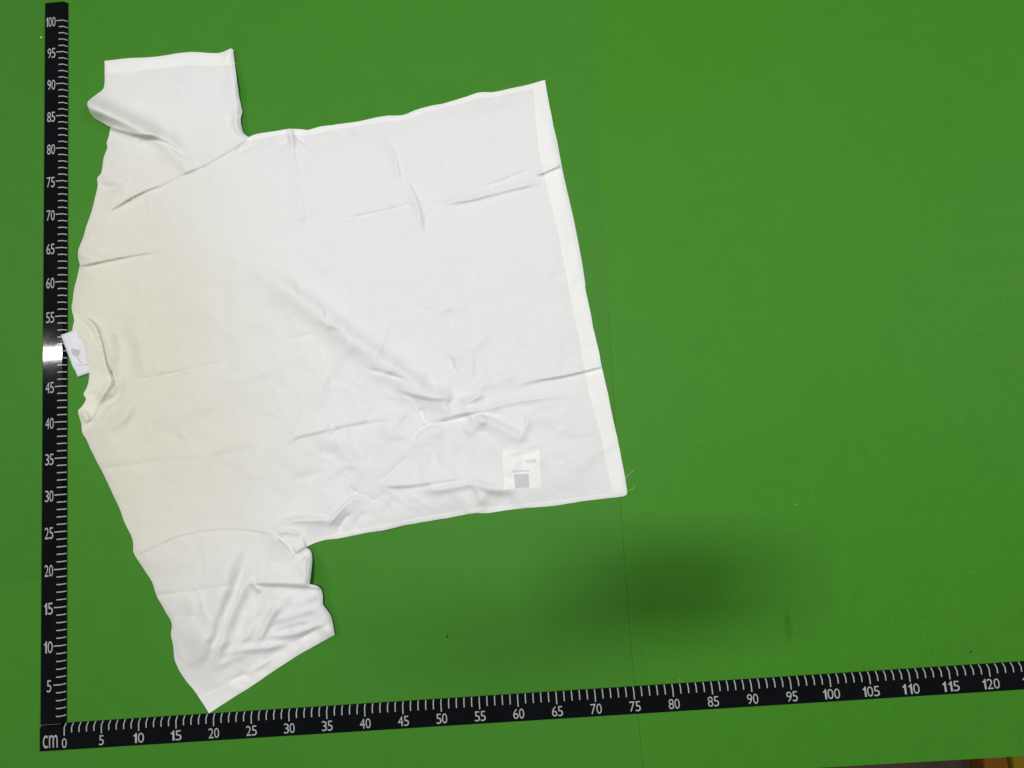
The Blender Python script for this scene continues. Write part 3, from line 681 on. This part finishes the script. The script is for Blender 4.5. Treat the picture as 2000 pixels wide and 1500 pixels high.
thread([(1222,960),(1230,957),(1236,954.5),(1241,950)], .12, .30, .020, shirt, M_thread)
thread([(455,120),(460,123),(464,128)], .6, .5, .015, shirt, M_thread)

# ------------------------------------------------------------------ specks lying on the mat
def speck(name, u, v, rx, ry, mat, lab, cat, ang=0, hgt=.04):
    q = px(u, v, .03); bm = bmesh.new(); bmesh.ops.create_icosphere(bm, subdivisions=2, radius=1)
    for w in bm.verts:
        k = 1 + random.uniform(-.25, .25); x, y = w.co.x*rx*k, w.co.y*ry*k
        w.co = ((x*math.cos(ang) - y*math.sin(ang))*CM, (x*math.sin(ang) + y*math.cos(ang))*CM, (w.co.z*hgt + hgt*.9)*CM)
    me = bpy.data.meshes.new(name); bm.to_mesh(me); bm.free()
    zb = 0.0 if q[0] < 74 else -.05
    o = link(name, me, None, mat); o.location = (q[0]*CM, q[1]*CM, zb*CM); label(o, lab, cat); return o
M_dk = plain('dark_speck', (.01, .012, .008), .7, .2, .2); M_lint = plain('white_lint', (.8, .8, .78), .9, .1, .05); M_or = plain('tan_fleck', (.34, .22, .06), .8, .2, .1); M_gl = plain('pale_green_lint', (.22, .42, .16), .9, .1, .1)
speck('lint_ball', 80, 73, .13, .13, M_lint, 'tiny white lint ball beside the 97 mark of the ruler', 'lint')
speck('grit', 873.5, 1243, .13, .12, M_dk, 'small black grit speck on the mat below the shirt', 'grit')
speck('fleck', 1326.5, 1328, .10, .16, M_or, 'tan fleck on the mat just above the 81 mark', 'fleck')
speck('dark_shred', 1897, 1273, .33, .09, M_dk_g if False else plain('dark_green_shred', (.02, .10, .012), .8, .2, .2), 'dark green shred on the mat above the 118 mark', 'shred', .5, .02)
speck('lint_wisp', 1556, 985, .25, .05, M_gl, 'pale wisp of lint on the open mat right of the shirt', 'lint', .7, .02)

# ------------------------------------------------------------------ the phone that takes the picture, held flat above the mat; its shadow falls on the mat
ph = empty('smartphone'); ph.matrix_world = cam.matrix_world.copy()
def slab(name, cx, cy, z0, z1, w, h, rad, mat, parent):
    bm = bmesh.new(); ring = []
    for qx, qy, a0 in ((1, 1, 0), (-1, 1, 90), (-1, -1, 180), (1, -1, 270)):
        for k in range(7):
            a = math.radians(a0 + k*15); ring.append((cx + qx*(w/2 - rad) + rad*math.cos(a), cy + qy*(h/2 - rad) + rad*math.sin(a)))
    lo_ = [bm.verts.new((x*CM, y*CM, z0*CM)) for x, y in ring]; hi_ = [bm.verts.new((x*CM, y*CM, z1*CM)) for x, y in ring]; n = len(ring)
    bm.faces.new(lo_[::-1]); bm.faces.new(hi_)
    for i in range(n): bm.faces.new((lo_[i], lo_[(i+1) % n], hi_[(i+1) % n], hi_[i]))
    me = bpy.data.meshes.new(name); bm.to_mesh(me); bm.free(); return link(name, me, parent, mat)
M_ph = plain('phone_black', (.02, .02, .022), .3, .5, .1)
slab('phone_body', 3.0, -1.5, .45, 1.25, 16.4, 7.9, 1.0, M_ph, ph)
slab('screen', 3.0, -1.5, 1.25, 1.29, 15.8, 7.3, .8, plain('phone_glass', (.01, .01, .012), .1, .5, .1), ph)
slab('camera_bump', 3.0 - 6.0, -1.5 + 1.6, .30, .45, 3.4, 3.6, .8, M_ph, ph)
label(ph, 'black smartphone held flat above the mat by the viewer', 'smartphone')
